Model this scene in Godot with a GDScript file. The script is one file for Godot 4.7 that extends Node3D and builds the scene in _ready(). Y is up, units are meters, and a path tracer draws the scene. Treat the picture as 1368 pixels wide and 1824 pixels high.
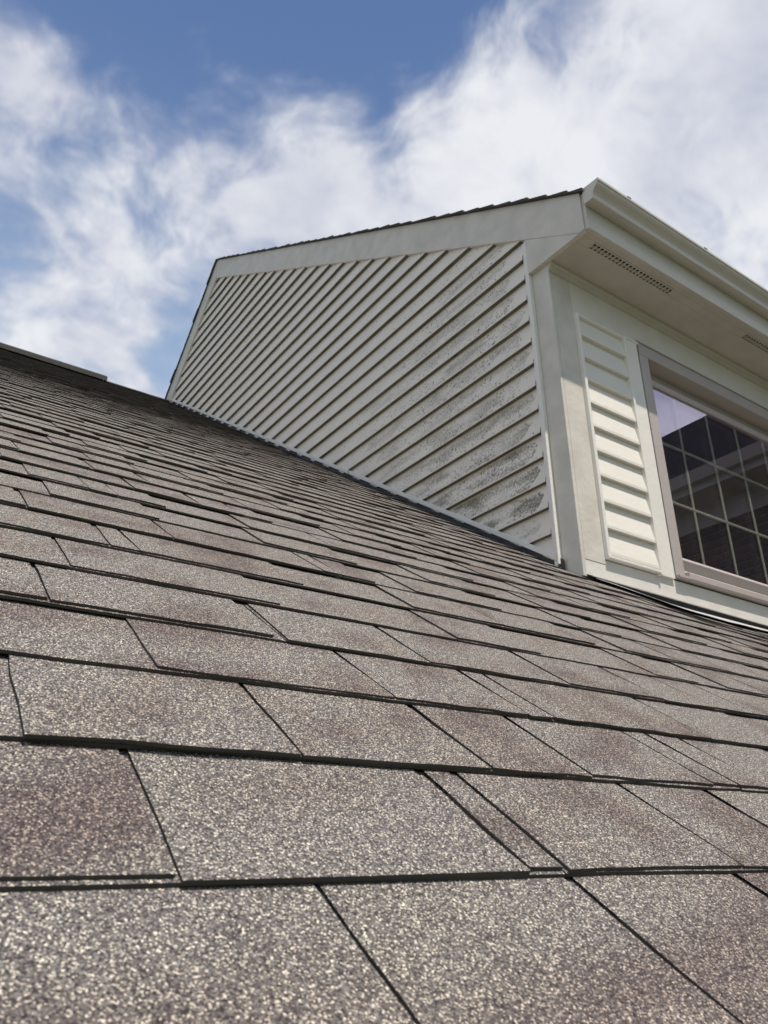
extends Node3D

# World: x runs along the eaves, y is up, z points out of the dormer's front wall. The foot of the dormer's front corner is the origin.
const K := 0.667                      # pitch of the main roof, 8 in 12
const ROOF_Y := -0.029                # the roof deck at z = 0
const EXPO := 0.14426                 # weather exposure of a shingle course
const SIG0 := 1.8980                  # where course 0 ends, measured down the slope from z = 0
const RIDGE_Z := -5.58
var SL := sqrt(1.0 + K * K)
var rng := RandomNumberGenerator.new()
var tone_noise := FastNoiseLite.new()
var moss_noise := FastNoiseLite.new()
var cam: Camera3D
var M := {}

# ---------------------------------------------------------------- mesh building
class MB:
	var v := PackedVector3Array()
	var n := PackedVector3Array()
	var uv := PackedVector2Array()
	var col := PackedColorArray()
	func tri(a: Vector3, b: Vector3, c: Vector3, nn: Vector3, ua := Vector2.ZERO, ub := Vector2.ZERO, uc := Vector2.ZERO, ca := Color.WHITE, cb := Color.WHITE, cc := Color.WHITE) -> void:
		if (b - a).cross(c - a).dot(nn) > 0.0:
			v.append_array([a, c, b]); uv.append_array([ua, uc, ub]); col.append_array([ca, cc, cb])
		else:
			v.append_array([a, b, c]); uv.append_array([ua, ub, uc]); col.append_array([ca, cb, cc])
		n.append_array([nn, nn, nn])
	func quad(a: Vector3, b: Vector3, c: Vector3, d: Vector3, hint: Vector3, color := Color.WHITE) -> void:
		var nn := (c - a).cross(d - b)
		if nn.length() < 1e-12:
			return
		nn = nn.normalized()
		if nn.dot(hint) < 0.0:
			nn = -nn
		tri(a, b, c, nn, Vector2.ZERO, Vector2.ZERO, Vector2.ZERO, color, color, color)
		tri(a, c, d, nn, Vector2.ZERO, Vector2.ZERO, Vector2.ZERO, color, color, color)
	# a polygon in the plane of U and V, pushed along W
	func prism(pts: PackedVector2Array, O: Vector3, U: Vector3, V: Vector3, W: Vector3, caps := true) -> void:
		var p := pts.duplicate()
		if Geometry2D.is_polygon_clockwise(p):
			p.reverse()
		var count := p.size()
		for i in count:
			var a := p[i]
			var b := p[(i + 1) % count]
			var e := b - a
			var out := (U * e.y - V * e.x).normalized()
			var A := O + U * a.x + V * a.y
			var B := O + U * b.x + V * b.y
			quad(A, B, B + W, A + W, out)
		if caps:
			var t := Geometry2D.triangulate_polygon(p)
			var wn := W.normalized()
			for i in range(0, t.size(), 3):
				var q := []
				for j in 3:
					q.append(O + U * p[t[i + j]].x + V * p[t[i + j]].y)
				tri(q[0], q[1], q[2], -wn)
				tri(q[0] + W, q[1] + W, q[2] + W, wn)
	# an axis-aligned box with small chamfers along its longest direction
	func box(lo: Vector3, hi: Vector3, ch := 0.0015) -> void:
		var s := hi - lo
		if s.x >= s.y and s.x >= s.z:
			prism(MB.rect(lo.y, hi.y, lo.z, hi.z, ch), Vector3(lo.x, 0, 0), Vector3.UP, Vector3.BACK, Vector3(s.x, 0, 0))
		elif s.y >= s.z:
			prism(MB.rect(lo.x, hi.x, lo.z, hi.z, ch), Vector3(0, lo.y, 0), Vector3.RIGHT, Vector3.BACK, Vector3(0, s.y, 0))
		else:
			prism(MB.rect(lo.x, hi.x, lo.y, hi.y, ch), Vector3(0, 0, lo.z), Vector3.RIGHT, Vector3.UP, Vector3(0, 0, s.z))
	static func rect(x0: float, x1: float, y0: float, y1: float, c: float) -> PackedVector2Array:
		c = minf(c, minf(x1 - x0, y1 - y0) * 0.3)
		return PackedVector2Array([Vector2(x0 + c, y0), Vector2(x1 - c, y0), Vector2(x1, y0 + c), Vector2(x1, y1 - c), Vector2(x1 - c, y1), Vector2(x0 + c, y1), Vector2(x0, y1 - c), Vector2(x0, y0 + c)])
	func mesh(into: ArrayMesh = null) -> ArrayMesh:
		var a := []
		a.resize(Mesh.ARRAY_MAX)
		a[Mesh.ARRAY_VERTEX] = v
		a[Mesh.ARRAY_NORMAL] = n
		a[Mesh.ARRAY_TEX_UV] = uv
		a[Mesh.ARRAY_COLOR] = col
		var m := into if into else ArrayMesh.new()
		m.add_surface_from_arrays(Mesh.PRIMITIVE_TRIANGLES, a)
		return m

func obj(called: String, b: MB, mat: Material, parent: Node) -> MeshInstance3D:
	var o := MeshInstance3D.new()
	o.name = called
	o.mesh = b.mesh()
	o.material_override = null
	o.mesh.surface_set_material(0, mat)
	parent.add_child(o, true)
	return o

func group(called: String, parent: Node) -> Node3D:
	var o := Node3D.new()
	o.name = called
	parent.add_child(o, true)
	return o

func tag(o: Node, label: String, category: String) -> void:
	o.set_meta("label", label)
	o.set_meta("category", category)

func lin(r: float, g: float, b: float, a := 1.0) -> Color:
	return Color(r, g, b, a).linear_to_srgb()

# ---------------------------------------------------------------- camera and light
func make_camera() -> void:
	cam = Camera3D.new()
	cam.name = "camera"
	var at := CameraAttributesPhysical.new()
	at.frustum_focal_length = 18.5
	at.frustum_focus_distance = 1.2
	at.frustum_near = 0.02
	at.frustum_far = 3000.0
	at.exposure_aperture = 12.0
	cam.attributes = at
	cam.position = Vector3(-2.39328, -1.07062, 2.0)
	cam.rotation_degrees = Vector3(24.061, -35.174, -0.536)
	add_child(cam)
	cam.fov = 65.93
	cam.near = 0.02
	cam.far = 3000.0
	cam.current = true

func make_light() -> void:
	var env := Environment.new()
	env.background_mode = Environment.BG_SKY
	var sky := Sky.new()
	var sm := PanoramaSkyMaterial.new()
	sm.panorama = ImageTexture.create_from_image(sky_image())
	sky.sky_material = sm
	env.sky = sky
	env.tonemap_mode = Environment.TONE_MAPPER_LINEAR
	env.tonemap_exposure = 1.22
	env.sdfgi_enabled = true
	env.ssao_enabled = true
	env.ssil_enabled = true
	var we := WorldEnvironment.new()
	we.name = "world_environment"
	we.environment = env
	add_child(we)
	var sun := DirectionalLight3D.new()
	sun.name = "sun"
	sun.light_energy = 1.2
	sun.light_color = Color(1.0, 0.96, 0.915)
	sun.light_angular_distance = 0.55
	sun.shadow_enabled = true
	add_child(sun)
	sun.look_at_from_position(Vector3(0.08, 2.29, 1.0) * 10.0, Vector3.ZERO, Vector3.UP)

func sky_image() -> Image:
	var w := 2560
	var h := 1280
	var im := Image.create(w, h, false, Image.FORMAT_RGBF)
	im.fill(Color(0.30, 0.32, 0.30))
	var big := FastNoiseLite.new()
	big.seed = 11
	big.noise_type = FastNoiseLite.TYPE_SIMPLEX_SMOOTH
	big.frequency = 1.35
	big.fractal_type = FastNoiseLite.FRACTAL_FBM
	big.fractal_octaves = 6
	big.fractal_gain = 0.52
	var body := FastNoiseLite.new()
	body.seed = 5
	body.noise_type = FastNoiseLite.TYPE_SIMPLEX_SMOOTH
	body.frequency = 2.6
	body.fractal_type = FastNoiseLite.FRACTAL_FBM
	body.fractal_octaves = 4
	var wisp := FastNoiseLite.new()
	wisp.seed = 41
	wisp.noise_type = FastNoiseLite.TYPE_SIMPLEX_SMOOTH
	wisp.frequency = 7.5
	wisp.fractal_type = FastNoiseLite.FRACTAL_FBM
	wisp.fractal_octaves = 6
	wisp.fractal_gain = 0.62
	# breaks (negative) and banks (positive) of cloud: bearing, height, half widths in degrees, amount
	var banks := [[24.0, 58.5, 20.0, 6.0, -0.85], [36.0, 49.3, 2.6, 2.4, -0.5], [31.0, 54.5, 9.0, 2.2, -0.3], [3.5, 39.2, 4.5, 2.6, -0.55], [17.0, 35.0, 2.2, 3.0, -0.42], [-1.0, 54.5, 8.0, 4.0, -0.55],
		[12.0, 52.0, 6.0, 2.0, -0.35], [46.0, 57.5, 8.0, 3.6, -0.5], [17.5, 45.0, 12.0, 5.0, 0.5], [1.0, 48.5, 5.0, 3.0, 0.3], [65.0, 47.0, 13.0, 9.0, 0.45], [39.0, 51.5, 9.0, 2.0, 0.12],
		[48.0, 46.5, 12.0, 4.0, 0.35], [12.5, 39.5, 6.5, 3.5, 0.4], [8.0, 33.0, 7.0, 3.5, 0.15], [28.0, 47.0, 9.0, 4.0, 0.42], [60.6, 51.5, 2.4, 1.6, -0.22], [66.0, 54.0, 9.0, 4.0, 0.3], [37.0, 45.5, 2.0, 2.5, -0.15], [120.0, 30.0, 16.0, 10.0, 0.5]]
	for y in h / 2:
		var el := (0.5 - (y + 0.5) / h) * PI
		for x in w:
			var az := (x + 0.5) / w * TAU
			if az > PI:
				az -= TAU
			var d := Vector3(sin(az) * cos(el), sin(el), -cos(az) * cos(el))
			var q := Vector3(d.x, d.y * 1.4, d.z) / (0.45 + 0.8 * d.y) * 1.5
			var w0 := body.get_noise_3dv(q * 0.7)
			var wr := Vector3(w0, -w0 * 0.6, w0 * 0.5) * 0.22
			var ws := wisp.get_noise_3dv(q + wr * 0.6)
			var f := big.get_noise_3dv(q + wr) * 0.78 + 0.17 + ws * 0.42
			var ad := rad_to_deg(az)
			var ed := rad_to_deg(el)
			for b in banks:
				var ux: float = (ad - b[0]) / b[2]
				var uy: float = (ed - b[1]) / b[3]
				var r2 := ux * ux + uy * uy
				if r2 < 7.0:
					f += b[4] * 0.85 * exp(-r2)
			var c := smoothstep(-0.30, 0.58, f)
			var deep := clampf(d.y, 0.0, 1.0)
			var blue := Color(0.30, 0.405, 0.57).lerp(Color(0.092, 0.160, 0.33), smoothstep(0.45, 0.84, deep))
			var t := body.get_noise_3dv(q * 1.3 + Vector3(4, 0, 7)) * 0.75 + 0.5 + ws * 0.45 + (c - 0.75) * 0.5
			var cloud := Color(0.43, 0.455, 0.55).lerp(Color(0.68, 0.695, 0.725), clampf(t, 0.0, 1.0))
			im.set_pixel(x, y, blue.lerp(cloud, c))
	return im

# ---------------------------------------------------------------- materials
func noise_image(size: int, freq: float, sd: int, oct := 4) -> Image:
	var f := FastNoiseLite.new()
	f.seed = sd
	f.frequency = freq
	f.fractal_octaves = oct
	return f.get_seamless_image(size, size)

func paint(r: float, g: float, b: float, rough: float, spread := 0.06, sd := 1) -> StandardMaterial3D:
	# painted or vinyl surface with a faint blotchy unevenness and fine relief
	var m := StandardMaterial3D.new()
	var im := noise_image(512, 0.012, sd, 5)
	var out := Image.create(512, 512, false, Image.FORMAT_RGB8)
	for y in 512:
		for x in 512:
			var k := 1.0 + (im.get_pixel(x, y).r - 0.5) * 2.0 * spread
			out.set_pixel(x, y, lin(minf(r * k, 1.0), minf(g * k, 1.0), minf(b * (k - spread * 0.3), 1.0)))
	m.albedo_texture = ImageTexture.create_from_image(out)
	m.uv1_triplanar = true
	m.uv1_world_triplanar = true
	m.uv1_scale = Vector3.ONE * 0.9
	m.roughness = rough
	m.heightmap_enabled = true
	m.heightmap_texture = ImageTexture.create_from_image(noise_image(512, 0.06, sd + 3, 3))
	m.heightmap_scale = 0.08
	return m

func granules() -> StandardMaterial3D:
	var size := 2048
	var f := FastNoiseLite.new()
	f.noise_type = FastNoiseLite.TYPE_CELLULAR
	f.seed = 4
	f.frequency = 0.29
	f.fractal_type = FastNoiseLite.FRACTAL_NONE
	f.cellular_jitter = 1.0
	f.cellular_return_type = FastNoiseLite.RETURN_CELL_VALUE
	var cells := f.get_image(size, size, false, false, false)
	f.cellular_return_type = FastNoiseLite.RETURN_DISTANCE
	var dist := f.get_image(size, size, true, false, true)
	var lut := PackedByteArray()
	var r := RandomNumberGenerator.new()
	r.seed = 77
	for i in 256:
		var p := r.randf()
		var c: Color
		if p < 0.22:
			c = Color(0.043, 0.038, 0.040)
		elif p < 0.66:
			c = Color(0.129, 0.115, 0.112)
		elif p < 0.84:
			c = Color(0.225, 0.223, 0.204)
		elif p < 0.93:
			c = Color(0.42, 0.39, 0.315)
		else:
			c = Color(0.69, 0.635, 0.53)
		c = (c * r.randf_range(0.8, 1.25)).clamp().linear_to_srgb()
		lut.append_array([c.r8, c.g8, c.b8])
	cells.convert(Image.FORMAT_L8)
	var src := cells.get_data()
	var out := PackedByteArray()
	out.resize(size * size * 3)
	for i in src.size():
		var j := src[i] * 3
		out[i * 3] = lut[j]
		out[i * 3 + 1] = lut[j + 1]
		out[i * 3 + 2] = lut[j + 2]
	var im := Image.create_from_data(size, size, false, Image.FORMAT_RGB8, out)
	var m := StandardMaterial3D.new()
	m.albedo_texture = ImageTexture.create_from_image(im)
	m.vertex_color_use_as_albedo = true
	m.roughness = 0.92
	m.metallic_specular = 0.35
	dist.convert(Image.FORMAT_L8)
	m.heightmap_enabled = true
	m.heightmap_texture = ImageTexture.create_from_image(dist)
	m.heightmap_flip_texture = true
	m.heightmap_scale = 0.06
	return m

func siding_material(z0: float, z1: float, y0: float, y1: float) -> StandardMaterial3D:
	# cream vinyl with the mildew the photograph shows: specks, clumps with dark rims at their front ends, grey-brown film low down
	var w := 2048
	var h := 1792
	var px := w / (z1 - z0)
	var py := h / (y1 - y0)
	var im := Image.create(w, h, false, Image.FORMAT_RGB8)
	var soft := noise_image(512, 0.012, 8, 5)
	for y in h:
		for x in w:
			var k := 1.0 + (soft.get_pixel(x % 512, y % 512).r - 0.5) * 0.07
			im.set_pixel(x, y, lin(0.81 * k, 0.76 * k, 0.67 * k))
	var film := FastNoiseLite.new()
	film.seed = 31
	film.frequency = 0.014
	film.fractal_octaves = 5
	var fine := FastNoiseLite.new()
	fine.seed = 32
	fine.frequency = 0.17
	fine.fractal_octaves = 3
	var r := RandomNumberGenerator.new()
	r.seed = 9
	var dirt := Color(0.135, 0.122, 0.085)
	# film: course number, front end, rear end, strength
	var films := [[1, -0.20, -0.36, 0.16], [2, -0.165, -0.62, 0.68], [3, -0.175, -0.86, 0.64], [4, -0.165, -1.02, 0.62], [5, -0.21, -1.25, 0.40], [6, -0.16, -1.45, 0.30], [7, -0.24, -1.62, 0.22], [8, -0.17, -1.75, 0.20],
		[9, -0.22, -1.7, 0.2], [10, -0.165, -0.9, 0.28], [11, -0.24, -1.6, 0.16], [12, -0.245, -1.3, 0.16], [13, -0.27, -1.0, 0.2], [14, -0.27, -0.9, 0.2]]
	for e in films:
		var yb: float = 0.087 + 0.1244 * e[0] + 0.006
		var yt := yb + 0.108
		for iy in range(int((y1 - yt) * py), int((y1 - yb) * py)):
			var yy := y1 - iy / py
			var up := (yy - yb) / (yt - yb)
			for ix in range(int((e[2] - 0.05 - z0) * px), int((e[1] + 0.03 - z0) * px)):
				var zz := z0 + ix / px
				var n1 := film.get_noise_2d(ix * 0.55, iy * 2.0 + e[0] * 313.0)
				var n2 := fine.get_noise_2d(ix, iy)
				var front: float = e[1] - absf(up - 0.62) * 0.09 + n1 * 0.022
				var s := (front - zz)
				if s < 0.0:
					continue
				var rear: float = clampf((zz - e[2]) / 0.28 + n1 * 1.2, 0.0, 1.0)
				var a := clampf(0.45 + n1 * 1.15 + n2 * 0.75 - absf(up - 0.58) * 0.9, 0.0, 1.0) * rear * smoothstep(0.0, 0.012, s)
				if s < 0.014 and n2 + n1 > -0.1 and up > 0.2 and up < 0.95:
					a = maxf(a, 0.8)
				a *= minf(e[3] * 1.35, 0.85)
				if a > 0.01:
					im.set_pixel(ix, iy, im.get_pixel(ix, iy).lerp(lin(dirt.r, dirt.g, dirt.b), minf(a, 0.85)))
	# specks
	for i in 42000:
		var zz := -0.15 - absf(r.randfn(0.0, 0.85))
		var course := r.randi_range(1, 27)
		var yy := 0.087 + 0.1244 * course + r.randf_range(0.008, 0.104)
		var keep := 0.75 * exp(-pow((zz + 0.75) / 0.95, 2.0)) * exp(-pow((yy - 1.1) / 0.85, 2.0)) + 0.04
		keep *= clampf(1.0 + film.get_noise_2d(zz * 260.0, yy * 500.0) * 2.6, 0.0, 2.0)
		if zz > -0.16 - maxf(0.0, yy - 1.0) * 0.12 - r.randf() * 0.03:
			continue
		if r.randf() > keep:
			continue
		var rx := r.randf_range(0.35, 0.95) if r.randf() < 0.9 else r.randf_range(0.9, 1.7)
		var ry := rx * r.randf_range(1.0, 1.9)
		var dark := r.randf_range(0.3, 0.9)
		var lean := r.randf_range(-0.5, 0.3)
		var cx := int((zz - z0) * px)
		var cy := int((y1 - yy) * py)
		for dy in range(-3, 4):
			for dx in range(-3, 4):
				var ex := (dx + dy * lean) / rx
				var ey := dy / ry
				var dd := ex * ex + ey * ey
				if dd < 1.3 and cx + dx > 0 and cx + dx < w and cy + dy > 0 and cy + dy < h:
					im.set_pixel(cx + dx, cy + dy, im.get_pixel(cx + dx, cy + dy).lerp(lin(0.115, 0.108, 0.085), dark * clampf(1.4 - dd, 0.0, 1.0)))
	var m := StandardMaterial3D.new()
	m.albedo_texture = ImageTexture.create_from_image(im)
	m.roughness = 0.55
	m.metallic_specular = 0.4
	return m

func make_materials() -> void:
	M.granule = granules()
	M.cream = paint(0.72, 0.695, 0.645, 0.5, 0.06, 1)
	M.eave = paint(0.52, 0.485, 0.43, 0.5, 0.08, 5)
	M.board = paint(0.62, 0.59, 0.54, 0.55, 0.11, 14)
	M.vinyl = paint(0.80, 0.775, 0.72, 0.42, 0.03, 27)
	M.gutter = paint(0.56, 0.53, 0.47, 0.28, 0.05, 33)
	M.taupe = paint(0.45, 0.405, 0.385, 0.42, 0.03, 41)
	M.grille = paint(0.54, 0.57, 0.45, 0.5, 0.02, 45)
	M.flash = paint(0.035, 0.033, 0.038, 0.45, 0.2, 51)
	M.white_metal = paint(0.54, 0.54, 0.57, 0.45, 0.03, 53)
	M.dark = paint(0.02, 0.02, 0.02, 0.9, 0.1, 57)
	M.asphalt = paint(0.056, 0.050, 0.048, 0.9, 0.3, 56)
	M.deck = paint(0.06, 0.05, 0.045, 0.9, 0.1, 58)
	M.vent = paint(0.045, 0.043, 0.041, 0.95, 0.15, 59)
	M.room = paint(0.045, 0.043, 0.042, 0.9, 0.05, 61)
	M.grime_and_shade = paint(0.15, 0.135, 0.105, 0.85, 0.45, 62)  # lap undersides: grime plus the shade below each lap, put into one colour
	M.dark_shingle = paint(0.052, 0.046, 0.052, 0.95, 0.3, 64)
	M.wing_trim = paint(0.27, 0.255, 0.235, 0.6, 0.08, 66)
	M.mortar = paint(0.17, 0.165, 0.16, 0.95, 0.1, 63)
	M.ground = paint(0.09, 0.12, 0.05, 1.0, 0.4, 67)
	var bricks := []
	for i in 4:
		bricks.append(paint([0.070, 0.055, 0.080, 0.048][i], [0.042, 0.036, 0.046, 0.033][i], [0.040, 0.036, 0.042, 0.033][i], 0.9, 0.22, 70 + i))
	M.bricks = bricks
	# window glass: a plain inner pane, and an outer one with a part-silvered heat coating
	var g := StandardMaterial3D.new()
	g.transparency = BaseMaterial3D.TRANSPARENCY_ALPHA
	g.albedo_color = Color(0.95, 0.97, 0.97, 0.02)
	g.roughness = 0.0
	M.glass_plain = g
	var c := StandardMaterial3D.new()
	var tint := Image.create(4, 4, false, Image.FORMAT_RGB8)
	tint.fill(Color(0.93, 0.90, 1.0))
	c.albedo_texture = ImageTexture.create_from_image(tint)
	c.transparency = BaseMaterial3D.TRANSPARENCY_ALPHA
	c.albedo_color = Color(1, 1, 1, 0.30)
	c.metallic = 1.0
	c.roughness = 0.0
	M.glass = c

# ---------------------------------------------------------------- the shingle roof
func on_roof(x: float, sig: float, up := 0.0) -> Vector3:
	# sig: metres down the slope from z = 0; up: metres off the deck
	var z := sig / SL
	var dip := 0.030 * smoothstep(0.05, 0.7, x) * exp(-sig * sig / 0.16)
	return Vector3(x, ROOF_Y - K * z - dip, z) + Vector3(0, 1, K).normalized() * up

func tone(x: float, sig: float, t: float) -> Color:
	var a := clampf(tone_noise.get_noise_2d(x * 95.0, sig * 150.0) * 1.5 + 0.32 + t, 0.0, 1.0)
	var c := Color(1.33, 1.305, 1.235).lerp(Color(0.68, 0.605, 0.61), a)
	# dark growth towards the ridge beside the dormer
	var g := moss_noise.get_noise_2d(x * 9.0, sig * 26.0)
	var high := smoothstep(-3.4, -6.2, sig + g * 1.6)
	c = c.lerp(Color(0.46, 0.43, 0.40), high * clampf(0.45 + g * 1.1, 0.0, 1.0))
	return c

func slab(b: MB, eb: MB, x0: float, x1: float, sig: float, top0: float, drop: float, length: float, skew0: float, skew1: float, thick: float, t: float, nx: int, lift: float) -> void:
	var ny := 3
	var P := []
	var C := []
	var Q := []
	var off := Vector2(rng.randf(), rng.randf())
	for j in ny + 1:
		var v := float(j) / ny
		for i in nx + 1:
			var u := float(i) / nx
			var xa := x0 + skew0 * v
			var xb := x1 + skew1 * v
			var x := lerpf(xa, xb, u)
			var s := sig - length * v
			if j == 0:
				s += rng.randf_range(-0.0017, 0.0017)
			if (i == 0 or i == nx) and j > 0:
				x += rng.randf_range(-0.0012, 0.0012)
			var hgt := top0 - drop * v + (lift * (1.0 - v) * (1.0 - v) * sin(u * PI + t * 9.0) if j < ny else 0.0)
			P.append(on_roof(x, s, hgt))
			C.append(tone(x, s, t))
			Q.append(Vector2(x, s) * 1.75 + off)
	var up := Vector3(0, 1, K).normalized()
	var down := Vector3(0, -K, 1).normalized()
	for j in ny:
		for i in nx:
			var a := j * (nx + 1) + i
			var d := a + nx + 1
			b.tri(P[a], P[a + 1], P[d + 1], up, Q[a], Q[a + 1], Q[d + 1], C[a], C[a + 1], C[d + 1])
			b.tri(P[a], P[d + 1], P[d], up, Q[a], Q[d + 1], Q[d], C[a], C[d + 1], C[d])
	for i in nx:
		eb.quad(P[i], P[i + 1], P[i + 1] - up * thick, P[i] - up * thick, down)
	for j in ny - 1:
		var l := j * (nx + 1)
		eb.quad(P[l], P[l + nx + 1], P[l + nx + 1] - up * thick, P[l] - up * thick, Vector3.LEFT)
		var e := l + nx
		eb.quad(P[e], P[e + nx + 1], P[e + nx + 1] - up * thick, P[e] - up * thick, Vector3.RIGHT)

func edged(o: MeshInstance3D, e: MB) -> void:
	# the cut asphalt edges, which carry no granules
	e.mesh(o.mesh)
	o.mesh.surface_set_material(1, M.asphalt)

func seen_area(x0: float, x1: float, sig: float) -> float:
	var inv := cam.transform.affine_inverse()
	var f := 1.0 / tan(deg_to_rad(65.93) / 2.0)
	var pts := []
	for c in [[x0, sig], [x1, sig], [x1, sig - EXPO], [x0, sig - EXPO]]:
		var p := inv * on_roof(c[0], c[1], 0.005)
		if p.z > -0.05:
			return 0.0
		pts.append(Vector2(f * p.x / -p.z / 0.75, f * p.y / -p.z))
	var mid: Vector2 = (pts[0] + pts[1] + pts[2] + pts[3]) / 4.0
	var inside := 0
	for p in pts:
		if absf(p.x) < 1.0 and absf(p.y) < 1.0:
			inside += 1
	if inside == 0 and (absf(mid.x) > 1.05 or absf(mid.y) > 1.05):
		return 0.0
	return absf((pts[2] - pts[0]).cross(pts[3] - pts[1])) * (0.25 + inside * 0.19)

func make_roof() -> void:
	var root := group("main_roof", self)
	tag(root, "weathered grey-brown asphalt shingle roof rising to a dark ridge vent", "roof")
	# deck under the shingles, both slopes
	var b := MB.new()
	var eave := 4.3
	var RZ := RIDGE_Z
	var ry := ROOF_Y - K * RZ
	var ez := eave / SL
	var ey := ROOF_Y - K * ez
	b.prism(PackedVector2Array([Vector2(ez, ey - 0.012), Vector2(RZ, ry - 0.012), Vector2(RZ * 2 - ez, ey - 0.012), Vector2(RZ * 2 - ez, ey - 0.05), Vector2(RZ, ry - 0.05), Vector2(ez, ey - 0.05)]), Vector3(-6.0, 0, 0), Vector3.BACK, Vector3.UP, Vector3(6.03, 0, 0))
	b.prism(PackedVector2Array([Vector2(ez, ey - 0.040), Vector2(-0.03, ROOF_Y + K * 0.03 - 0.040), Vector2(-0.03, ROOF_Y + K * 0.03 - 0.07), Vector2(ez, ey - 0.07)]), Vector3(0.03, 0, 0), Vector3.BACK, Vector3.UP, Vector3(3.65, 0, 0))
	obj("roof_deck", b, M.deck, root)
	# courses
	var fixed := {-1: [-2.325, -2.145, -1.944, -1.746], 0: [-2.227, -1.98, -1.944, -1.734], 1: [-2.289, -2.091, -1.899, -1.769, -1.572], 2: [-2.168, -1.917, -1.689, -1.384], 3: [-2.239, -1.997, -1.778, -1.523, -1.308], 4: [-2.2, -1.929, -1.643, -1.447, -1.151], 5: [-2.126, -1.826, -1.616], 6: [-2.219, -1.999, -1.724]}
	var top_course := int((SIG0 - RIDGE_Z * SL) / EXPO)
	var shingles := []
	for ci in range(-16, top_course + 1):
		var sig := SIG0 - EXPO * ci + rng.randf_range(-0.003, 0.003)
		var xr := 3.68 if sig > 0.02 else -0.006
		var xl := -6.0
		# edges of the raised tabs along this course
		var cuts := []
		var x := xl + rng.randf_range(-0.3, 0.0)
		var raised := rng.randf() < 0.5
		var list: Array = fixed.get(ci, [])
		while x < xr:
			var w := rng.randf_range(0.09, 0.26)
			if list.size() and x + w > list[0] - 0.14 and x < list[0]:
				for c in list:
					cuts.append([x, c, raised])
					raised = not raised or ci < 2 or rng.randf() < 0.75
					x = c
				list = []
				continue
			cuts.append([x, x + w, raised])
			x += w
			raised = not raised or rng.randf() < 0.42
		# whole shingles, a metre wide
		var sx := xl - rng.randf()
		var k := 0
		while sx < xr:
			var ex := minf(sx + rng.randf_range(0.95, 1.05), xr)
			if xr - ex < 0.12:
				ex = xr
			var a := maxf(sx, xl)
			if ex - a > 0.02:
				var tabs := []
				for c in cuts:
					if c[2]:
						var t0 := maxf(c[0] + 0.0013, a + 0.001)
						var t1 := minf(c[1] - 0.0013, ex - 0.001)
						if t1 - t0 > 0.02:
							tabs.append([t0, t1, seen_area(t0, t1, sig)])
				shingles.append({"x0": a, "x1": ex, "sig": sig, "tabs": tabs, "area": seen_area(a, ex, sig)})
			sx = ex
			k += 1
	shingles.sort_custom(func(p, q): return p.area > q.area)
	var all_tabs := []
	for i in mini(300, shingles.size()):
		for t in shingles[i].tabs:
			all_tabs.append(t[2])
	all_tabs.sort()
	all_tabs.reverse()
	var least: float = all_tabs[mini(299, all_tabs.size() - 1)]
	var rest := MB.new()
	var rest_edge := MB.new()
	for i in shingles.size():
		var s: Dictionary = shingles[i]
		var single: bool = i < 300 and s.area > 0.0
		var near: bool = s.area > 0.002
		var sm: MB = MB.new() if single else rest
		var se: MB = MB.new() if single else rest_edge
		var wdt: float = s.x1 - s.x0
		slab(sm, se, s.x0 + 0.0008, s.x1 - 0.0008, s.sig, 0.0046 + rng.randf_range(-0.0003, 0.0007), 0.0069, EXPO + 0.02, 0.0, 0.0, 0.0031, rng.randf_range(-0.15, 0.1), clampi(int(wdt / (0.045 if near else 0.16)), 1, 24), 0.0006)
		var node: Node = null
		if single:
			node = obj("shingle", sm, M.granule, root)
		for t in s.tabs:
			var own: bool = single and t[2] >= least
			var tm := MB.new() if own or single else rest
			var te := MB.new() if own or single else rest_edge
			var sk0 := rng.randf_range(-0.0005, 0.006)
			var sk1 := rng.randf_range(-0.006, 0.0005)
			slab(tm, te, t[0], t[1], s.sig + rng.randf_range(-0.0045, 0.002), 0.0076 + rng.randf_range(-0.0003, 0.0008), 0.0067, EXPO + 0.012, sk0, sk1, 0.0030, rng.randf_range(-0.38, 0.38), clampi(int((t[1] - t[0]) / (0.03 if near else 0.12)), 1, 12), rng.randf_range(-0.0002, 0.0007))
			if own:
				edged(obj("shingle_tab", tm, M.granule, node), te)
			elif single:
				for pair in [[sm, tm], [se, te]]:
					pair[0].v.append_array(pair[1].v)
					pair[0].n.append_array(pair[1].n)
					pair[0].uv.append_array(pair[1].uv)
					pair[0].col.append_array(pair[1].col)
		if single:
			(node as MeshInstance3D).mesh = sm.mesh()
			(node as MeshInstance3D).mesh.surface_set_material(0, M.granule)
			edged(node, se)
	var far := obj("far_shingles", rest, M.granule, root)
	edged(far, rest_edge)
	far.set_meta("kind", "stuff")
	# rear slope sheet and ridge
	b = MB.new()
	b.prism(PackedVector2Array([Vector2(RZ, ry + 0.012), Vector2(RZ * 2 - ez, ey + 0.012), Vector2(RZ * 2 - ez, ey), Vector2(RZ, ry)]), Vector3(-6.0, 0, 0), Vector3.BACK, Vector3.UP, Vector3(9.6, 0, 0))
	obj("rear_slope", b, M.deck, root)
	var cx := -0.72
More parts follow.
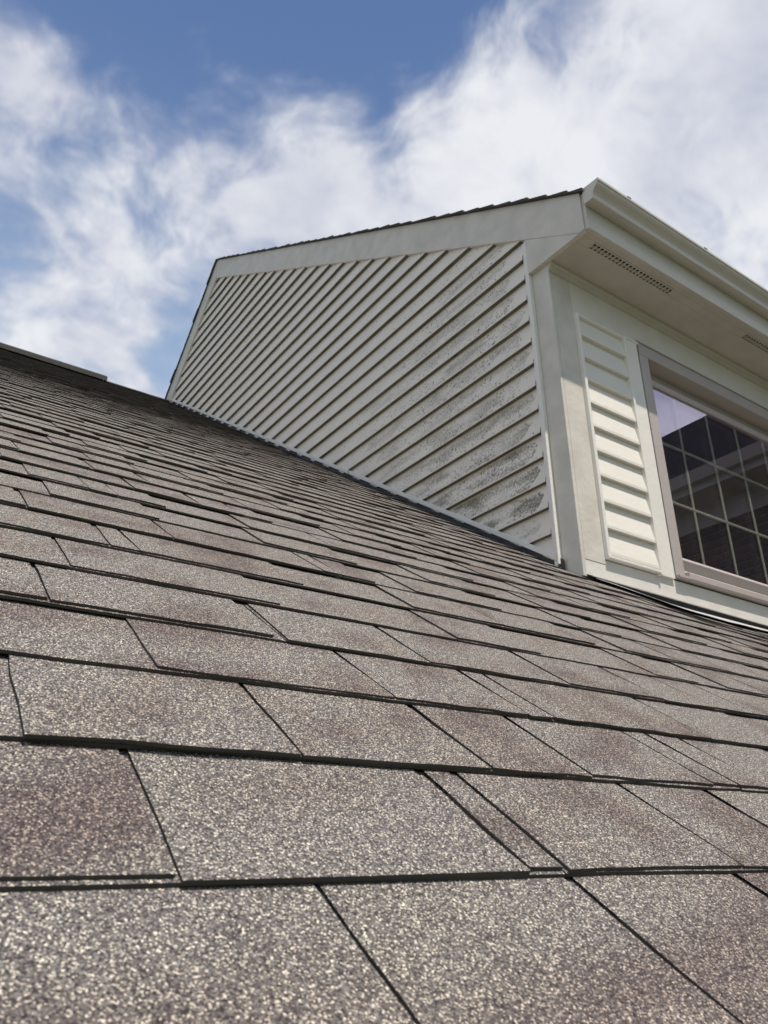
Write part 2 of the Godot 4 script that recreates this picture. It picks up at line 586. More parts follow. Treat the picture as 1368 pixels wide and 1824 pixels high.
	while cx < -0.02:
		b = MB.new()
		var w := 0.15
		var h := ry + 0.02 + rng.randf_range(0.0, 0.003)
		b.prism(PackedVector2Array([Vector2(RZ, h), Vector2(RZ + 0.14, h - 0.14 * K - 0.002), Vector2(RZ + 0.14, h - 0.14 * K - 0.008), Vector2(RZ, h - 0.007), Vector2(RZ - 0.14, h - 0.14 * K - 0.008), Vector2(RZ - 0.14, h - 0.14 * K - 0.002)]), Vector3(cx, 0, 0), Vector3.BACK, Vector3.UP, Vector3(w, 0, 0))
		obj("ridge_cap", b, M.vent, root)
		cx += w * 0.985
	var vent := group("ridge_vent", root)
	vent.set_meta("label", "long dark ridge vent ending short of the dormer")
	cx = -6.0
	while cx < -0.75:
		b = MB.new()
		var x1 := minf(cx + 1.2, -0.72)
		var h := ry + 0.080
		b.prism(PackedVector2Array([Vector2(RZ, h), Vector2(RZ + 0.12, h - 0.12 * K), Vector2(RZ + 0.16, h - 0.16 * K - 0.004), Vector2(RZ + 0.165, h - 0.165 * K - 0.052), Vector2(RZ + 0.15, h - 0.15 * K - 0.056), Vector2(RZ, h - 0.057),
			Vector2(RZ - 0.15, h - 0.15 * K - 0.056), Vector2(RZ - 0.165, h - 0.165 * K - 0.052), Vector2(RZ - 0.16, h - 0.16 * K - 0.004), Vector2(RZ - 0.12, h - 0.12 * K)]), Vector3(cx, 0, 0), Vector3.BACK, Vector3.UP, Vector3(x1 - cx - 0.002, 0, 0))
		obj("vent_section", b, M.vent, vent)
		cx = x1
	print("shingles ", shingles.size(), " rest tris ", rest.v.size() / 3)

# ---------------------------------------------------------------- the dormer
const W := 3.07                        # the dormer's width
const PK := 0.6506                     # pitch of its front slope
const PB := 0.943                      # pitch of its rear slope
const PEAK := Vector2(-4.394, 4.835)   # z, y of the top of the rake boards
func rake_top(z: float) -> float:
	return PEAK.y - (z - PEAK.x) * PK if z > PEAK.x else PEAK.y - (PEAK.x - z) * PB

func clap(b: MB, wall: PackedVector2Array, y0: float, e: float, side: bool, out: float, uvz: Vector2, uvy: Vector2, jitter: float, under: MB) -> bool:
	# one clapboard clipped to the outline of its wall; the outline is in (along, y)
	var band := PackedVector2Array([Vector2(-50, y0), Vector2(50, y0), Vector2(50, y0 + e), Vector2(-50, y0 + e)])
	var got := Geometry2D.intersect_polygons(band, wall)
	if got.is_empty():
		return false
	var poly: PackedVector2Array = got[0]
	var put := func(p: Vector2, o: float) -> Vector3:
		return Vector3(-o, p.y, p.x) if side else Vector3(p.x, p.y, o)
	var lip := 0.013
	var face := func(p: Vector2) -> float:
		var t := (p.y - y0) / e
		if t < lip / e:
			return out + jitter
		return lerpf(out + jitter, -0.003, (t - lip / e) / (1.0 - lip / e))
	# split the face at the small upright lip along its lower edge
	for part in [[y0, y0 + lip], [y0 + lip, y0 + e]]:
		var cut := Geometry2D.intersect_polygons(poly, PackedVector2Array([Vector2(-50, part[0]), Vector2(50, part[0]), Vector2(50, part[1]), Vector2(-50, part[1])]))
		for c in cut:
			var t := Geometry2D.triangulate_polygon(c)
			for i in range(0, t.size(), 3):
				var P := []
				var Q := []
				for j in 3:
					var p: Vector2 = c[t[i + j]]
					P.append(put.call(p, face.call(p)))
					Q.append(Vector2((p.x - uvz.x) / (uvz.y - uvz.x), (uvy.y - p.y) / (uvy.y - uvy.x)))
				var hint := Vector3.LEFT if side else Vector3.BACK
				var nn: Vector3 = (P[1] - P[0]).cross(P[2] - P[0]).normalized()
				if nn.dot(hint) < 0.0:
					nn = -nn
				b.tri(P[0], P[1], P[2], nn, Q[0], Q[1], Q[2])
	# underside of the lap
	var lo := INF
	var hi := -INF
	for p in poly:
		if absf(p.y - y0) < 0.002:
			lo = minf(lo, p.x)
			hi = maxf(hi, p.x)
	if hi > lo:
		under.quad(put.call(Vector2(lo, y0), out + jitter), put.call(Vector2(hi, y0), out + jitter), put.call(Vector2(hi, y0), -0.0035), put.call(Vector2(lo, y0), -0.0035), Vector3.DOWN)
		# the folded hem behind the lower edge
	return true

func make_dormer() -> void:
	var root := group("dormer", self)
	tag(root, "cream clapboard dormer with wide gutter, soffit vents and grilled window", "dormer")
	var b: MB
	# ---- side wall
	var jz := -0.136                    # the J-channel along the corner board
	var rz0 := -0.06
	var rake_h := 0.238                 # depth of the rake board, measured upright
	var peak_in := Vector2(PEAK.x + 0.012, PEAK.y - rake_h - 0.004)
	var foot_z := -5.47
	var wall := PackedVector2Array([Vector2(jz, -jz * K), Vector2(jz, rake_top(jz) - rake_h + 0.02), peak_in + Vector2(0, 0.02), Vector2(foot_z, -foot_z * K - 0.02)])
	b = MB.new()
	b.prism(PackedVector2Array([Vector2(-0.01, -0.06), Vector2(-0.01, rake_top(-0.01) - 0.1), PEAK + Vector2(0, -0.1), Vector2(-5.6, -5.6 * -K - 0.1)]), Vector3(0.004, 0, 0), Vector3.BACK, Vector3.UP, Vector3(0.08, 0, 0))
	obj("wall_sheathing", b, M.dark, root)
	var zr := Vector2(-5.5, -0.1)
	var yr := Vector2(0.0, 4.75)
	M.siding = siding_material(zr.x, zr.y, yr.x, yr.y)
	var side := group("side_siding", root)
	side.set_meta("label", "shaded side siding speckled with dark mildew")
	for n in range(-1, 40):
		var y0 := 0.087 + 0.1244 * n + rng.randf_range(-0.001, 0.001)
		# panels of two courses share their joints
		var pair := floori(n / 2.0)
		var joints := [-9.0, -1.1 - fposmod(pair * 1.37, 2.4) - 0.2, -0.0]
		if joints[1] > -2.0:
			joints.insert(1, joints[1] - 2.1)
		for k in joints.size() - 1:
			b = MB.new()
			var hem := MB.new()
			var cut := Geometry2D.intersect_polygons(wall, PackedVector2Array([Vector2(joints[k], -1), Vector2(joints[k + 1], -1), Vector2(joints[k + 1], 9), Vector2(joints[k], 9)]))
			if cut.is_empty():
				continue
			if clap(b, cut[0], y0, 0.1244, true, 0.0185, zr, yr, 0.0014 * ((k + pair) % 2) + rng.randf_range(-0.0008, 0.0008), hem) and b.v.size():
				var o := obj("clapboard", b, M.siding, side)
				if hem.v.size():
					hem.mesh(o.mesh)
					o.mesh.surface_set_material(1, M.grime_and_shade)  # underside coloured dark for dirt and for the shade of the lap
	# ---- front wall
	var front_bottom := 0.10
	b = MB.new()
	b.box(Vector3(0.02, -0.4, -0.09), Vector3(0.60, 1.58, -0.012))
	b.box(Vector3(2.47, -0.4, -0.09), Vector3(W - 0.02, 1.58, -0.012))
	b.box(Vector3(0.60, 1.37, -0.09), Vector3(2.47, 1.58, -0.012))
	b.box(Vector3(0.60, -0.4, -0.09), Vector3(2.47, 0.085, -0.012))
	obj("front_sheathing", b, M.dark, root)
	M.front_siding = paint(0.76, 0.735, 0.67, 0.5, 0.03, 81)
	for edges in [[0.163, 0.487], [2.583, 2.907]]:
		var front := group("front_siding", root)
		var fw := PackedVector2Array([Vector2(edges[0], front_bottom), Vector2(edges[1], front_bottom), Vector2(edges[1], 1.35), Vector2(edges[0], 1.35)])
		for n in range(-1, 12):
			b = MB.new()
			if clap(b, fw, 0.1056 + 0.1247 * n, 0.1247, false, 0.0170, zr, yr, rng.randf_range(-0.0008, 0.0008), b):
				if b.v.size():
					obj("clapboard", b, M.front_siding, front)
	# ---- corner boards: L in plan
	for s in [0, 1]:
		b = MB.new()
		var sd := MB.rect(0.0, 0.0199, -0.104, 0.0, 0.002)
		var fr := PackedVector2Array([Vector2(0.0201, -0.0003), Vector2(0.145, -0.0003), Vector2(0.145, -0.02), Vector2(0.0201, -0.02)])
		if s == 1:
			for i in sd.size():
				sd[i].x = W - sd[i].x
			for i in fr.size():
				fr[i].x = W - fr[i].x
		b.prism(sd, Vector3(0, -0.012, 0), Vector3.RIGHT, Vector3.BACK, Vector3(0, 1.604, 0))
		b.prism(fr, Vector3(0, 0.064, 0), Vector3.RIGHT, Vector3.BACK, Vector3(0, 1.528, 0))
		obj("corner_board", b, M.board, root)
	# ---- J-channels
	var j := func(lo: Vector3, hi: Vector3, called := "j_channel") -> void:
		var q := MB.new()
		q.box(lo, hi, 0.002)
		obj(called, q, M.vinyl, root)
	j.call(Vector3(-0.016, 0.06, -0.1365), Vector3(0.004, 1.80, -0.118))
	j.call(Vector3(-0.0225, 0.066, -0.1175), Vector3(0.004, 1.80, -0.1045))
	j.call(Vector3(0.146, 0.100, -0.012), Vector3(0.1645, 1.352, 0.0195))
	j.call(Vector3(0.146, 0.088, -0.012), Vector3(0.49, 0.101, 0.0215))
	j.call(Vector3(0.165, 1.340, -0.012), Vector3(0.486, 1.352, 0.018))
	j.call(Vector3(2.9055, 0.100, -0.012), Vector3(2.924, 1.352, 0.0195))
	j.call(Vector3(2.58, 0.088, -0.012), Vector3(2.924, 0.0995, 0.0215))
	j.call(Vector3(2.472, 0.084, -0.012), Vector3(2.5825, 1.352, 0.0225), "casing")
	# flat casing beside the window, its lip curling over the siding ends
	j.call(Vector3(0.487, 0.082, -0.012), Vector3(0.500, 1.352, 0.0235), "casing_lip")
	j.call(Vector3(0.5005, 0.084, -0.012), Vector3(0.598, 1.352, 0.013), "casing")
	j.call(Vector3(0.5005, 1.3525, -0.012), Vector3(0.61, 1.366, 0.018), "casing_cap")
	# ---- J-channel down the slope along the roof, two lengths
	for seg in [[-0.118, -1.742], [-1.752, -5.50]]:
		var q := MB.new()
		var O := Vector3(-0.0235, -seg[0] * K + 0.004, seg[0])
		var Wd := Vector3(0, -(seg[1] - seg[0]) * K, seg[1] - seg[0])
		q.prism(MB.rect(0.0, 0.027, 0.0, 0.028, 0.002), O, Vector3.RIGHT, Vector3.UP, Wd)
		obj("base_channel", q, M.vinyl, root)
	# ---- step flashing between channel and shingles
	var ci := 13
	var top_course := int((SIG0 - RIDGE_Z * SL) / EXPO)
	for c in range(ci + 1, top_course + 1):
		var q := MB.new()
		var s0 := SIG0 - EXPO * c + 0.02
		var s1 := s0 - EXPO - 0.05
		var z0 := s0 / SL
		var z1 := s1 / SL
		var xo := -0.009 - 0.0015 * (c % 3)
		q.prism(PackedVector2Array([Vector2(z0, ROOF_Y - K * z0 + 0.002), Vector2(z0, ROOF_Y - K * z0 + 0.052), Vector2(z1, ROOF_Y - K * z1 + 0.05), Vector2(z1, ROOF_Y - K * z1)]), Vector3(xo, 0, 0), Vector3.BACK, Vector3.UP, Vector3(0.001, 0, 0))
		obj("step_flashing", q, M.flash, root)
	# ---- front base board and apron flashing
	b = MB.new()
	b.prism(PackedVector2Array([Vector2(0.0202, -0.002), Vector2(W - 0.0202, -0.03), Vector2(W - 0.0202, 0.0625), Vector2(W - 0.146, 0.0625), Vector2(W - 0.146, 0.083), Vector2(0.146, 0.083), Vector2(0.146, 0.0625), Vector2(0.0202, 0.0625)]), Vector3(0, 0, -0.02), Vector3.RIGHT, Vector3.UP, Vector3(0, 0, 0.018))
	obj("base_board", b, M.cream, root)
	b = MB.new()
	var ap := PackedVector2Array()
	var back := PackedVector2Array()
	for i in 41:
		var x := 0.06 + i * 0.0735
		var wave := 0.030 + 0.010 * sin(x * 9.0) + 0.006 * sin(x * 23.0 + 1.0) + 0.02 * smoothstep(0.1, 0.9, x)
		if x < 0.2:
			wave *= smoothstep(0.04, 0.2, x)
		ap.append(Vector2(x, wave))
	for i in 40:
		for k in 1:
			var a := on_roof(ap[i].x, ap[i].y * SL, 0.0165)
			var c := on_roof(ap[i + 1].x, ap[i + 1].y * SL, 0.0165)
			var d := on_roof(ap[i + 1].x, -0.03, 0.014)
			var e := on_roof(ap[i].x, -0.03, 0.014)
			b.quad(a, c, d, e, Vector3(0, 1, 0.6))
			var dn := Vector3(0, -0.0012, 0)
			b.quad(a + dn, c + dn, d + dn, e + dn, Vector3(0, -1, -0.6))
			b.quad(a, c, c + dn, a + dn, Vector3(0, 0, 1))
	var apron := obj("apron_flashing", b, M.white_metal, root)
	apron.set_meta("label", "white metal flashing strip with an uneven edge")
	b = MB.new()
	b.box(Vector3(0.03, -0.14, -0.06), Vector3(W - 0.03, 0.0, -0.024))
	obj("sill_plate", b, M.dark, root)
	# ---- frieze, crown, soffit, fascia
	b = MB.new()
	b.box(Vector3(0.1455, 1.353, -0.012), Vector3(W - 0.1455, 1.59, 0.0), 0.001)
	obj("frieze_board", b, M.cream, root)
	b = MB.new()
	var crown := PackedVector2Array([Vector2(0.0005, 1.545), Vector2(0.006, 1.545), Vector2(0.008, 1.555), Vector2(0.014, 1.562), Vector2(0.018, 1.572), Vector2(0.025, 1.578), Vector2(0.027, 1.5915), Vector2(0.0005, 1.5915)])
	b.prism(crown, Vector3(0.0, 0, 0), Vector3.BACK, Vector3.UP, Vector3(0.286, 0, 0))
	obj("crown_moulding", b, M.gutter, root)
	b = MB.new()
	b.prism(crown, Vector3(0.2875, -0.001, 0), Vector3.BACK, Vector3.UP, Vector3(W - 0.2875, 0, 0))
	obj("crown_moulding", b, M.gutter, root)
	var sof := group("soffit", root)
	b = MB.new()
	var holes := [[0.082, 0.684], [1.322, 1.924], [2.45, 2.98]]
	# soffit boards around the vents
	b.box(Vector3(-0.012, 1.593, -0.02), Vector3(W + 0.012, 1.607, 0.182), 0.001)
	b.box(Vector3(-0.012, 1.593, 0.228), Vector3(W + 0.012, 1.607, 0.2595), 0.001)
	var px := -0.012
	for hh in holes:
		b.box(Vector3(px, 1.593, 0.1821), Vector3(hh[0], 1.607, 0.2279), 0.001)
		px = hh[1]
	b.box(Vector3(px, 1.593, 0.1821), Vector3(W + 0.012, 1.607, 0.2279), 0.001)
	obj("soffit_panel", b, M.eave, sof)
	for hh in holes:
		b = MB.new()
		# louvred vent: bars leave two rows of square openings
		var y0 := 1.5915
		var y1 := 1.5925
		for zz in [[0.182, 0.1875], [0.1995, 0.2035], [0.2195, 0.228]]:
			b.box(Vector3(hh[0], y0, zz[0]), Vector3(hh[1], y1, zz[1]), 0.0002)
		var pitch := 0.0258
		var i := 0
		while hh[0] + 0.008 + i * pitch < hh[1]:
			var xa: float = hh[0] + (0.0 if i == 0 else 0.008 + i * pitch - 0.0085)
			var xb: float = minf(hh[0] + 0.008 + i * pitch, hh[1])
			for zz in [[0.1875, 0.1995], [0.2035, 0.2195]]:
				b.box(Vector3(xa, y0 + 0.0001, zz[0]), Vector3(xb, y1, zz[1]), 0.0001)
			i += 1
		# slanted louvre behind the inner row
		b.prism(PackedVector2Array([Vector2(0.184, 1.600), Vector2(0.202, 1.606), Vector2(0.202, 1.607), Vector2(0.184, 1.601)]), Vector3(hh[0], 0, 0), Vector3.BACK, Vector3.UP, Vector3(hh[1] - hh[0], 0, 0))
		obj("soffit_vent", b, M.eave, sof)
		b = MB.new()
		b.box(Vector3(hh[0] - 0.002, 1.612, 0.18), Vector3(hh[1] + 0.002, 1.616, 0.23))
		obj("vent_screen", b, M.dark, sof)
	b = MB.new()
	b.box(Vector3(-0.018, 1.588, 0.26), Vector3(W + 0.018, 1.80, 0.279))
	obj("fascia", b, M.gutter, root)
	# ---- rake boards and eave return on both gable ends
	for s in [0, 1]:
		var x0 := -0.026 if s == 0 else W + 0.0
		b = MB.new()
		var fz := 0.259
		var jt := -3.93
		b.prism(PackedVector2Array([Vector2(jt - 0.0015, rake_top(jt - 0.0015)), PEAK, PEAK - Vector2(0, rake_h), Vector2(jt - 0.0015, rake_top(jt - 0.0015) - rake_h)]), Vector3(x0 + (0.001 if s == 0 else 0.0), 0, 0), Vector3.BACK, Vector3.UP, Vector3(0.025, 0, 0))
		obj("rake_board", b, M.board, root)
		b = MB.new()
		b.prism(PackedVector2Array([Vector2(fz, rake_top(fz)), Vector2(jt, rake_top(jt)), Vector2(jt, rake_top(jt) - rake_h), Vector2(0.225, rake_top(0.225) - rake_h), Vector2(fz, rake_top(0.225) - rake_h)]), Vector3(x0, 0, 0), Vector3.BACK, Vector3.UP, Vector3(0.026, 0, 0))
		obj("rake_board", b, M.board, root)
		b = MB.new()
		var bz := -5.66
		b.prism(PackedVector2Array([PEAK + Vector2(-0.001, 0), Vector2(bz, rake_top(bz)), Vector2(bz, rake_top(bz) - 0.26), PEAK - Vector2(0.001, rake_h + 0.004)]), Vector3(x0 - 0.0015, 0, 0), Vector3.BACK, Vector3.UP, Vector3(0.026, 0, 0))
		obj("rake_board", b, M.board, root)
		b = MB.new()
		b.prism(PackedVector2Array([Vector2(-0.1035, rake_top(-0.1035) - rake_h - 0.002), Vector2(-0.1035, 1.587), Vector2(fz, 1.587), Vector2(fz, rake_top(0.225) - rake_h - 0.002), Vector2(0.225, rake_top(0.225) - rake_h - 0.002)]), Vector3(x0 + 0.001 if s == 0 else x0 - 0.001, 0, 0), Vector3.BACK, Vector3.UP, Vector3(0.025, 0, 0))
		obj("eave_return", b, M.board, root)
	# ---- gutter (ogee profile), end cap, hangers
	var gut := group("gutter", root)
	gut.set_meta("label", "cream ogee gutter along the dormer eave")
	var pr := [Vector2(0.2800, 1.812), Vector2(0.2800, 1.722), Vector2(0.327, 1.719), Vector2(0.332, 1.722), Vector2(0.333, 1.732), Vector2(0.335, 1.745), Vector2(0.341, 1.757), Vector2(0.350, 1.766), Vector2(0.360, 1.773), Vector2(0.367, 1.782), Vector2(0.3695, 1.793), Vector2(0.376, 1.7945), Vector2(0.3765, 1.806), Vector2(0.366, 1.807)]
	b = MB.new()
	var gx0 := -0.028
	var gx1 := W + 0.022
	for i in pr.size() - 1:
		var a: Vector2 = pr[i]
		var c: Vector2 = pr[i + 1]
		var e := (c - a).normalized()
		var nrm := Vector2(e.y, -e.x)
		var A := Vector3(gx0, a.y, a.x)
		var B := Vector3(gx0, c.y, c.x)
		var len := Vector3(gx1 - gx0, 0, 0)
		var th := Vector3(0, nrm.y, nrm.x) * -0.0012
		b.quad(A, B, B + len, A + len, Vector3(0, nrm.y, nrm.x))
		b.quad(A + th, B + th, B + th + len, A + th + len, -Vector3(0, nrm.y, nrm.x))
	obj("trough", b, M.gutter, gut)
	for gx in [gx0 - 0.0012, gx1]:
		b = MB.new()
		b.prism(PackedVector2Array(pr), Vector3(gx, 0, 0), Vector3.BACK, Vector3.UP, Vector3(0.0012, 0, 0))
		obj("end_cap", b, M.board, gut)
	for gx in [0.18, 0.78, 1.38, 1.98, 2.58]:
		b = MB.new()
		b.box(Vector3(gx, 1.800, 0.281), Vector3(gx + 0.02, 1.803, 0.368))
		b.box(Vector3(gx - 0.003, 1.8072, 0.360), Vector3(gx + 0.023, 1.8095, 0.3795))
		obj("hanger", b, M.gutter, gut)
	# ---- dormer roof: deck and courses
	var roof := group("dormer_roof", root)
	b = MB.new()
	b.prism(PackedVector2Array([Vector2(0.27, rake_top(0.27) - 0.03), PEAK - Vector2(0, 0.03), Vector2(-5.8, rake_top(-5.8) - 0.03), Vector2(-5.8, rake_top(-5.8) - 0.001), PEAK - Vector2(0, 0.001), Vector2(0.27, rake_top(0.27) - 0.001)]), Vector3(0.001, 0, 0), Vector3.BACK, Vector3.UP, Vector3(W - 0.002, 0, 0))
	obj("roof_deck", b, M.deck, roof)
	for rear in [false, true]:
		var pitch := PB if rear else PK
		var sl := sqrt(1.0 + pitch * pitch)
		var dirz := -1.0 if rear else 1.0
		var total := (PEAK.x + 5.74) * sl if rear else (0.29 - PEAK.x) * sl
		var s := 0.0
		while s < total:
			var s1 := minf(s + 0.1443, total)
			var q := MB.new()
			var za := PEAK.x + dirz * maxf(s - 0.02, 0.0) / sl
			var zb := PEAK.x + dirz * s1 / sl
			var th := rng.randf_range(0.010, 0.019)
			var ya := rake_top(za) + 0.0008
			var yb := rake_top(zb) + 0.006
			var xo := -0.038 - rng.randf() * 0.012
			q.prism(PackedVector2Array([Vector2(za, ya), Vector2(zb, yb - 0.004), Vector2(zb, yb + th), Vector2(za, ya + 0.006)]), Vector3(xo, 0, 0), Vector3.BACK, Vector3.UP, Vector3(W + 0.06, 0, 0))
			var top := MB.new()
			var cut := MB.new()
			for i in q.v.size():
				var to := top if q.n[i].y > 0.4 else cut
				to.v.append(q.v[i]); to.n.append(q.n[i]); to.col.append(Color(0.8, 0.76, 0.74)); to.uv.append(Vector2(q.v[i].x, q.v[i].z))
			edged(obj("shingle", top, M.granule, roof), cut)
			s = s1
	# ---- window
	make_window(root)
	# ---- the room behind it
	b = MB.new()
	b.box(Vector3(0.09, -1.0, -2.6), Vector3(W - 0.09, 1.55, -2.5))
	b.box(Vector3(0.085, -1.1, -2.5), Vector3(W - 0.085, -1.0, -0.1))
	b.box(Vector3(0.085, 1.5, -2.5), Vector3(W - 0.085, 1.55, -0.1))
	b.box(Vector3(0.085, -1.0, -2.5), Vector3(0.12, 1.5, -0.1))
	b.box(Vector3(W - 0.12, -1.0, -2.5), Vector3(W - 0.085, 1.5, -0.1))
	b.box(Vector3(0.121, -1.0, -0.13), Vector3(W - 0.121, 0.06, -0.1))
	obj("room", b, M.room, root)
	# right-hand gable wall
	b = MB.new()
	b.prism(PackedVector2Array([Vector2(-0.105, 0.0), Vector2(-0.105, rake_top(-0.1) - 0.1), PEAK + Vector2(0, -0.1), Vector2(-5.6, 5.6 * K - 0.1)]), Vector3(W - 0.06, 0, 0), Vector3.BACK, Vector3.UP, Vector3(0.055, 0, 0))
	obj("gable_wall", b, M.cream, root)

func make_window(root: Node) -> void:
	var win := group("window", root)
	win.set_meta("label", "taupe framed window with pale grille between the panes")
	var b := MB.new()
	var x0 := 0.60
	var x1 := 2.47
	# outer frame: jambs, head
	b.box(Vector3(x0 + 0.012, 0.106, -0.09), Vector3(0.682, 1.300, 0.010), 0.002)
	b.box(Vector3(x0, 0.106, -0.09), Vector3(x0 + 0.0118, 1.366, -0.035), 0.001)
	obj("jamb", b, M.taupe, win)
	b = MB.new()
	b.box(Vector3(x1 - 0.082, 0.106, -0.09), Vector3(x1, 1.300, 0.010), 0.002)
	obj("jamb", b, M.taupe, win)
	b = MB.new()
	b.box(Vector3(x0 + 0.012, 1.3005, -0.09), Vector3(x1, 1.371, 0.012), 0.002)
	obj("head", b, M.taupe, win)
	b = MB.new()
	b.box(Vector3(x0 - 0.004, 1.3712, -0.012), Vector3(x1 + 0.004, 1.3745, 0.020), 0.0005)
	obj("drip_cap", b, M.taupe, win)
	# sash recessed in the frame
	for e in [[Vector3(0.6825, 1.203, -0.085), Vector3(x1 - 0.0825, 1.242, -0.052)], [Vector3(0.6825, 0.2285, -0.085), Vector3(0.706, 1.2025, -0.048)], [Vector3(x1 - 0.106, 0.2285, -0.085), Vector3(x1 - 0.0825, 1.2025, -0.048)]]:
		b = MB.new()
		b.box(e[0], e[1], 0.003)
		obj("sash", b, M.taupe, win)
	b = MB.new()
	b.box(Vector3(0.6825, 1.2425, -0.089), Vector3(x1 - 0.0825, 1.3, -0.075), 0.001)
	obj("head_liner", b, M.taupe, win)
	b = MB.new()
	b.prism(PackedVector2Array([Vector2(-0.086, 0.188), Vector2(-0.062, 0.188), Vector2(-0.046, 0.226), Vector2(-0.046, 0.2283), Vector2(-0.086, 0.2283)]), Vector3(0.6825, 0, 0), Vector3.BACK, Vector3.UP, Vector3(x1 - 0.0825 - 0.6825, 0, 0))
	obj("sash", b, M.taupe, win)
	# bevelled glazing bead along the foot of the glass
	b = MB.new()
	b.prism(PackedVector2Array([Vector2(-0.046, 0.2284), Vector2(-0.0465, 0.2300), Vector2(-0.058, 0.2455), Vector2(-0.0618, 0.2455), Vector2(-0.0618, 0.2284)]), Vector3(0.7065, 0, 0), Vector3.BACK, Vector3.UP, Vector3(x1 - 0.106 - 0.7070, 0, 0))
	obj("glazing_bead", b, M.taupe, win)
	# sloping sill with a nosing
	b = MB.new()
	b.prism(PackedVector2Array([Vector2(-0.09, 0.187), Vector2(-0.066, 0.187), Vector2(-0.036, 0.158), Vector2(-0.036, 0.154), Vector2(-0.008, 0.132), Vector2(0.026, 0.128), Vector2(0.030, 0.124), Vector2(0.030, 0.098), Vector2(0.026, 0.094), Vector2(-0.09, 0.094)]), Vector3(0.684, 0, 0), Vector3.BACK, Vector3.UP, Vector3(x1 - 0.082 - 0.6845, 0, 0))
	b.box(Vector3(x0 + 0.010, 0.094, -0.09), Vector3(0.6838, 0.1055, 0.030), 0.001)
	obj("sill", b, M.taupe, win)
	b = MB.new()
	b.box(Vector3(0.690, 0.158, -0.0375), Vector3(0.718, 0.162, -0.0355), 0.0002)
	obj("weep_slot", b, M.dark, win)
	# insulated glass: two panes with the grille between them
	for z in [-0.062, -0.084]:
		b = MB.new()
		b.prism(PackedVector2Array([Vector2(0.7062, 0.2287), Vector2(x1 - 0.1062, 0.2287), Vector2(x1 - 0.1062, 1.2023), Vector2(0.7062, 1.2023)]), Vector3(0, 0, z - 0.003), Vector3.RIGHT, Vector3.UP, Vector3(0, 0, 0.003))
		obj("pane", b, M.glass if z > -0.07 else M.glass_plain, win)
	for i in 5:
		b = MB.new()
		var gx := 0.985 + 0.2785 * i
		b.box(Vector3(gx - 0.0075, 0.2288, -0.080), Vector3(gx + 0.0075, 1.2022, -0.0715), 0.003)
		obj("grille_bar", b, M.grille, win)
	for gy in [0.549, 0.883]:
		b = MB.new()
		b.box(Vector3(0.7063, gy - 0.0075, -0.0815), Vector3(x1 - 0.1063, gy + 0.0075, -0.0700), 0.003)
		obj("grille_bar", b, M.grille, win)

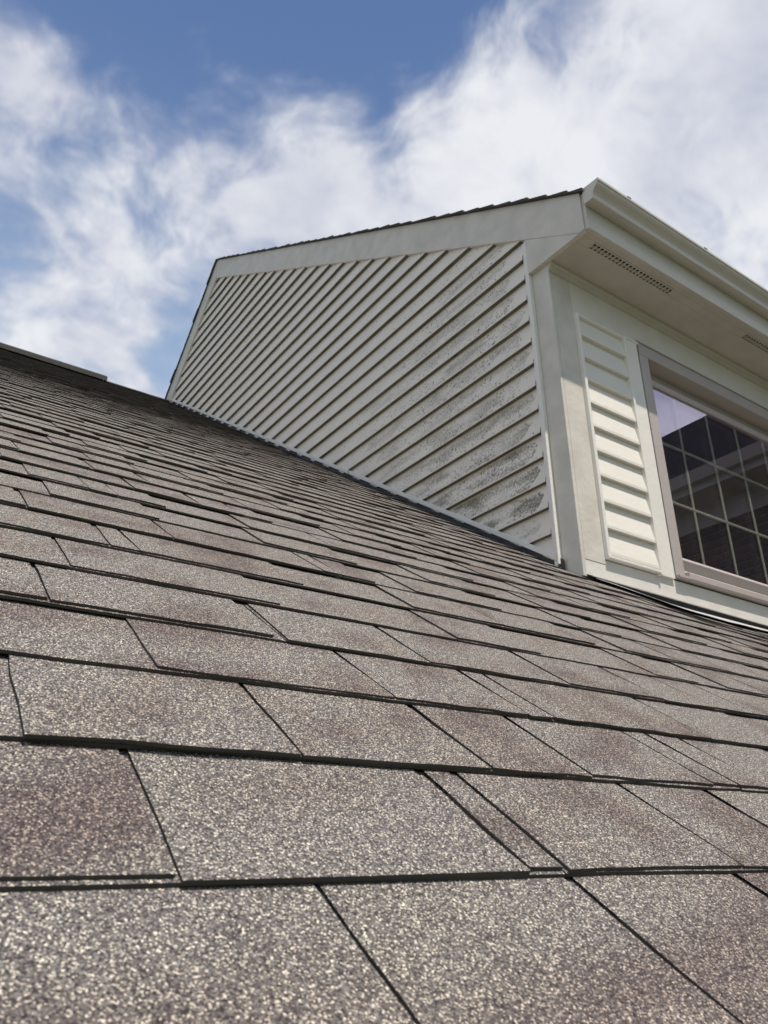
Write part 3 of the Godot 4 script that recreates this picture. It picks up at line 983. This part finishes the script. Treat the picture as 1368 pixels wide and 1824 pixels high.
# ---------------------------------------------------------------- the wing that the window mirrors
func make_wing() -> void:
	var root := group("brick_wing", self)
	tag(root, "dark brick house wing with shingle roof, mirrored in the dormer window", "house wing")
	var wx := 3.70
	var z0 := 0.15
	var z1 := 8.0
	var b := MB.new()
	b.box(Vector3(wx + 0.012, -6.0, z0), Vector3(wx + 5.5, 1.84, z1))
	obj("wall", b, M.mortar, root)
	var share := []
	for m in 4:
		var q := MB.new()
		q.box(Vector3(0, 0.005, 0.005), Vector3(0.02, 0.0627, 0.198), 0.003)
		share.append(q.mesh())
	var placed := 0
	for row in 26:
		var y := 1.645 - 0.0677 * (row + 1)
		var z := 0.6 - (0.1015 if row % 2 else 0.0)
		while z < 3.0 and placed < 300:
			var o := MeshInstance3D.new()
			o.name = "brick"
			var k := rng.randi() % 4
			o.mesh = share[k]
			o.material_override = M.bricks[k]
			o.position = Vector3(wx + rng.randf_range(-0.001, 0.002), y, z)
			root.add_child(o, true)
			placed += 1
			z += 0.203
	b = MB.new()
	for row in 112:
		var y := 1.645 - 0.0677 * (row + 1)
		var z := z0 + 0.02
		b.box(Vector3(wx + 0.002, y + 0.005, 3.01 if row < 26 else z), Vector3(wx + 0.013, y + 0.0627, z1), 0.002)
	var br := obj("brick_courses", b, M.bricks[1], root)
	br.set_meta("kind", "stuff")
	b = MB.new()
	b.box(Vector3(wx - 0.012, 1.647, z0), Vector3(wx + 0.012, 1.84, z1))
	obj("frieze_board", b, M.wing_trim, root)
	b = MB.new()
	b.box(Vector3(wx - 0.34, 1.84, z0), Vector3(wx + 0.02, 1.86, z1))
	obj("soffit", b, M.wing_trim, root)
	b = MB.new()
	b.box(Vector3(wx - 0.36, 1.835, z0), Vector3(wx - 0.34, 2.0, z1))
	obj("fascia", b, M.wing_trim, root)
	b = MB.new()
	b.prism(PackedVector2Array([Vector2(wx - 0.361, 1.99), Vector2(wx - 0.361, 1.90), Vector2(wx - 0.42, 1.90), Vector2(wx - 0.46, 1.99)]), Vector3(0, 0, z0), Vector3.RIGHT, Vector3.UP, Vector3(0, 0, z1 - z0))
	obj("gutter", b, M.wing_trim, root)
	b = MB.new()
	var rx := 6.45
	var ry := 4.39
	var roof := group("roof", root)
	b.prism(PackedVector2Array([Vector2(wx - 0.40, 2.0), Vector2(rx, ry), Vector2(rx * 2 - wx + 0.40, 2.0), Vector2(rx * 2 - wx + 0.40, 1.95), Vector2(rx, ry - 0.06), Vector2(wx - 0.40, 1.95)]), Vector3(0, 0, z0), Vector3.RIGHT, Vector3.UP, Vector3(0, 0, z1 - z0))
	obj("roof_deck", b, M.deck, roof)
	var n := 28
	var P := (ry - 2.0) / (rx - wx + 0.40)
	for i in n:
		var q := MB.new()
		var xa := wx - 0.42 + (rx - wx + 0.42) * i / n
		var xb := wx - 0.42 + (rx - wx + 0.42) * (i + 1.15) / n
		xb = minf(xb, rx)
		var f := func(x: float) -> float: return 2.0 + (x - wx + 0.40) * P
		q.prism(PackedVector2Array([Vector2(xa, f.call(xa) + 0.002), Vector2(xa, f.call(xa) + 0.034), Vector2(xb, f.call(xb) + 0.004), Vector2(xb, f.call(xb) + 0.001)]), Vector3(0, 0, z0), Vector3.RIGHT, Vector3.UP, Vector3(0, 0, z1 - z0))
		for v in q.col.size():
			q.uv[v] = Vector2(q.v[v].x, q.v[v].z)
		obj("shingle_course", q, M.dark_shingle, roof)

func make_ground() -> void:
	var b := MB.new()
	b.quad(Vector3(-600, -6.05, -600), Vector3(600, -6.05, -600), Vector3(600, -6.05, 600), Vector3(-600, -6.05, 600), Vector3.UP)
	var g := obj("ground", b, M.ground, self)
	g.set_meta("kind", "structure")
	var w := group("house_wall", self)
	tag(w, "plain brick house walls below the main shingle roof", "house")
	b = MB.new()
	b.box(Vector3(-5.7, -6.05, RIDGE_Z * 2.0 - 3.0), Vector3(3.69, ROOF_Y - K * 3.2 - 0.08, 3.1))
	obj("wall", b, M.bricks[0], w)

func _ready() -> void:
	rng.seed = 2024
	tone_noise.seed = 3
	tone_noise.frequency = 0.06
	tone_noise.fractal_octaves = 3
	moss_noise.seed = 6
	moss_noise.frequency = 0.16
	moss_noise.fractal_octaves = 4
	var t := Time.get_ticks_msec()
	make_camera()
	make_light()
	print("sky ", Time.get_ticks_msec() - t, " fov ", cam.fov)
	make_materials()
	print("materials ", Time.get_ticks_msec() - t)
	make_roof()
	print("roof ", Time.get_ticks_msec() - t)
	make_dormer()
	print("dormer ", Time.get_ticks_msec() - t)
	make_wing()
	make_ground()
	print("done ", Time.get_ticks_msec() - t)
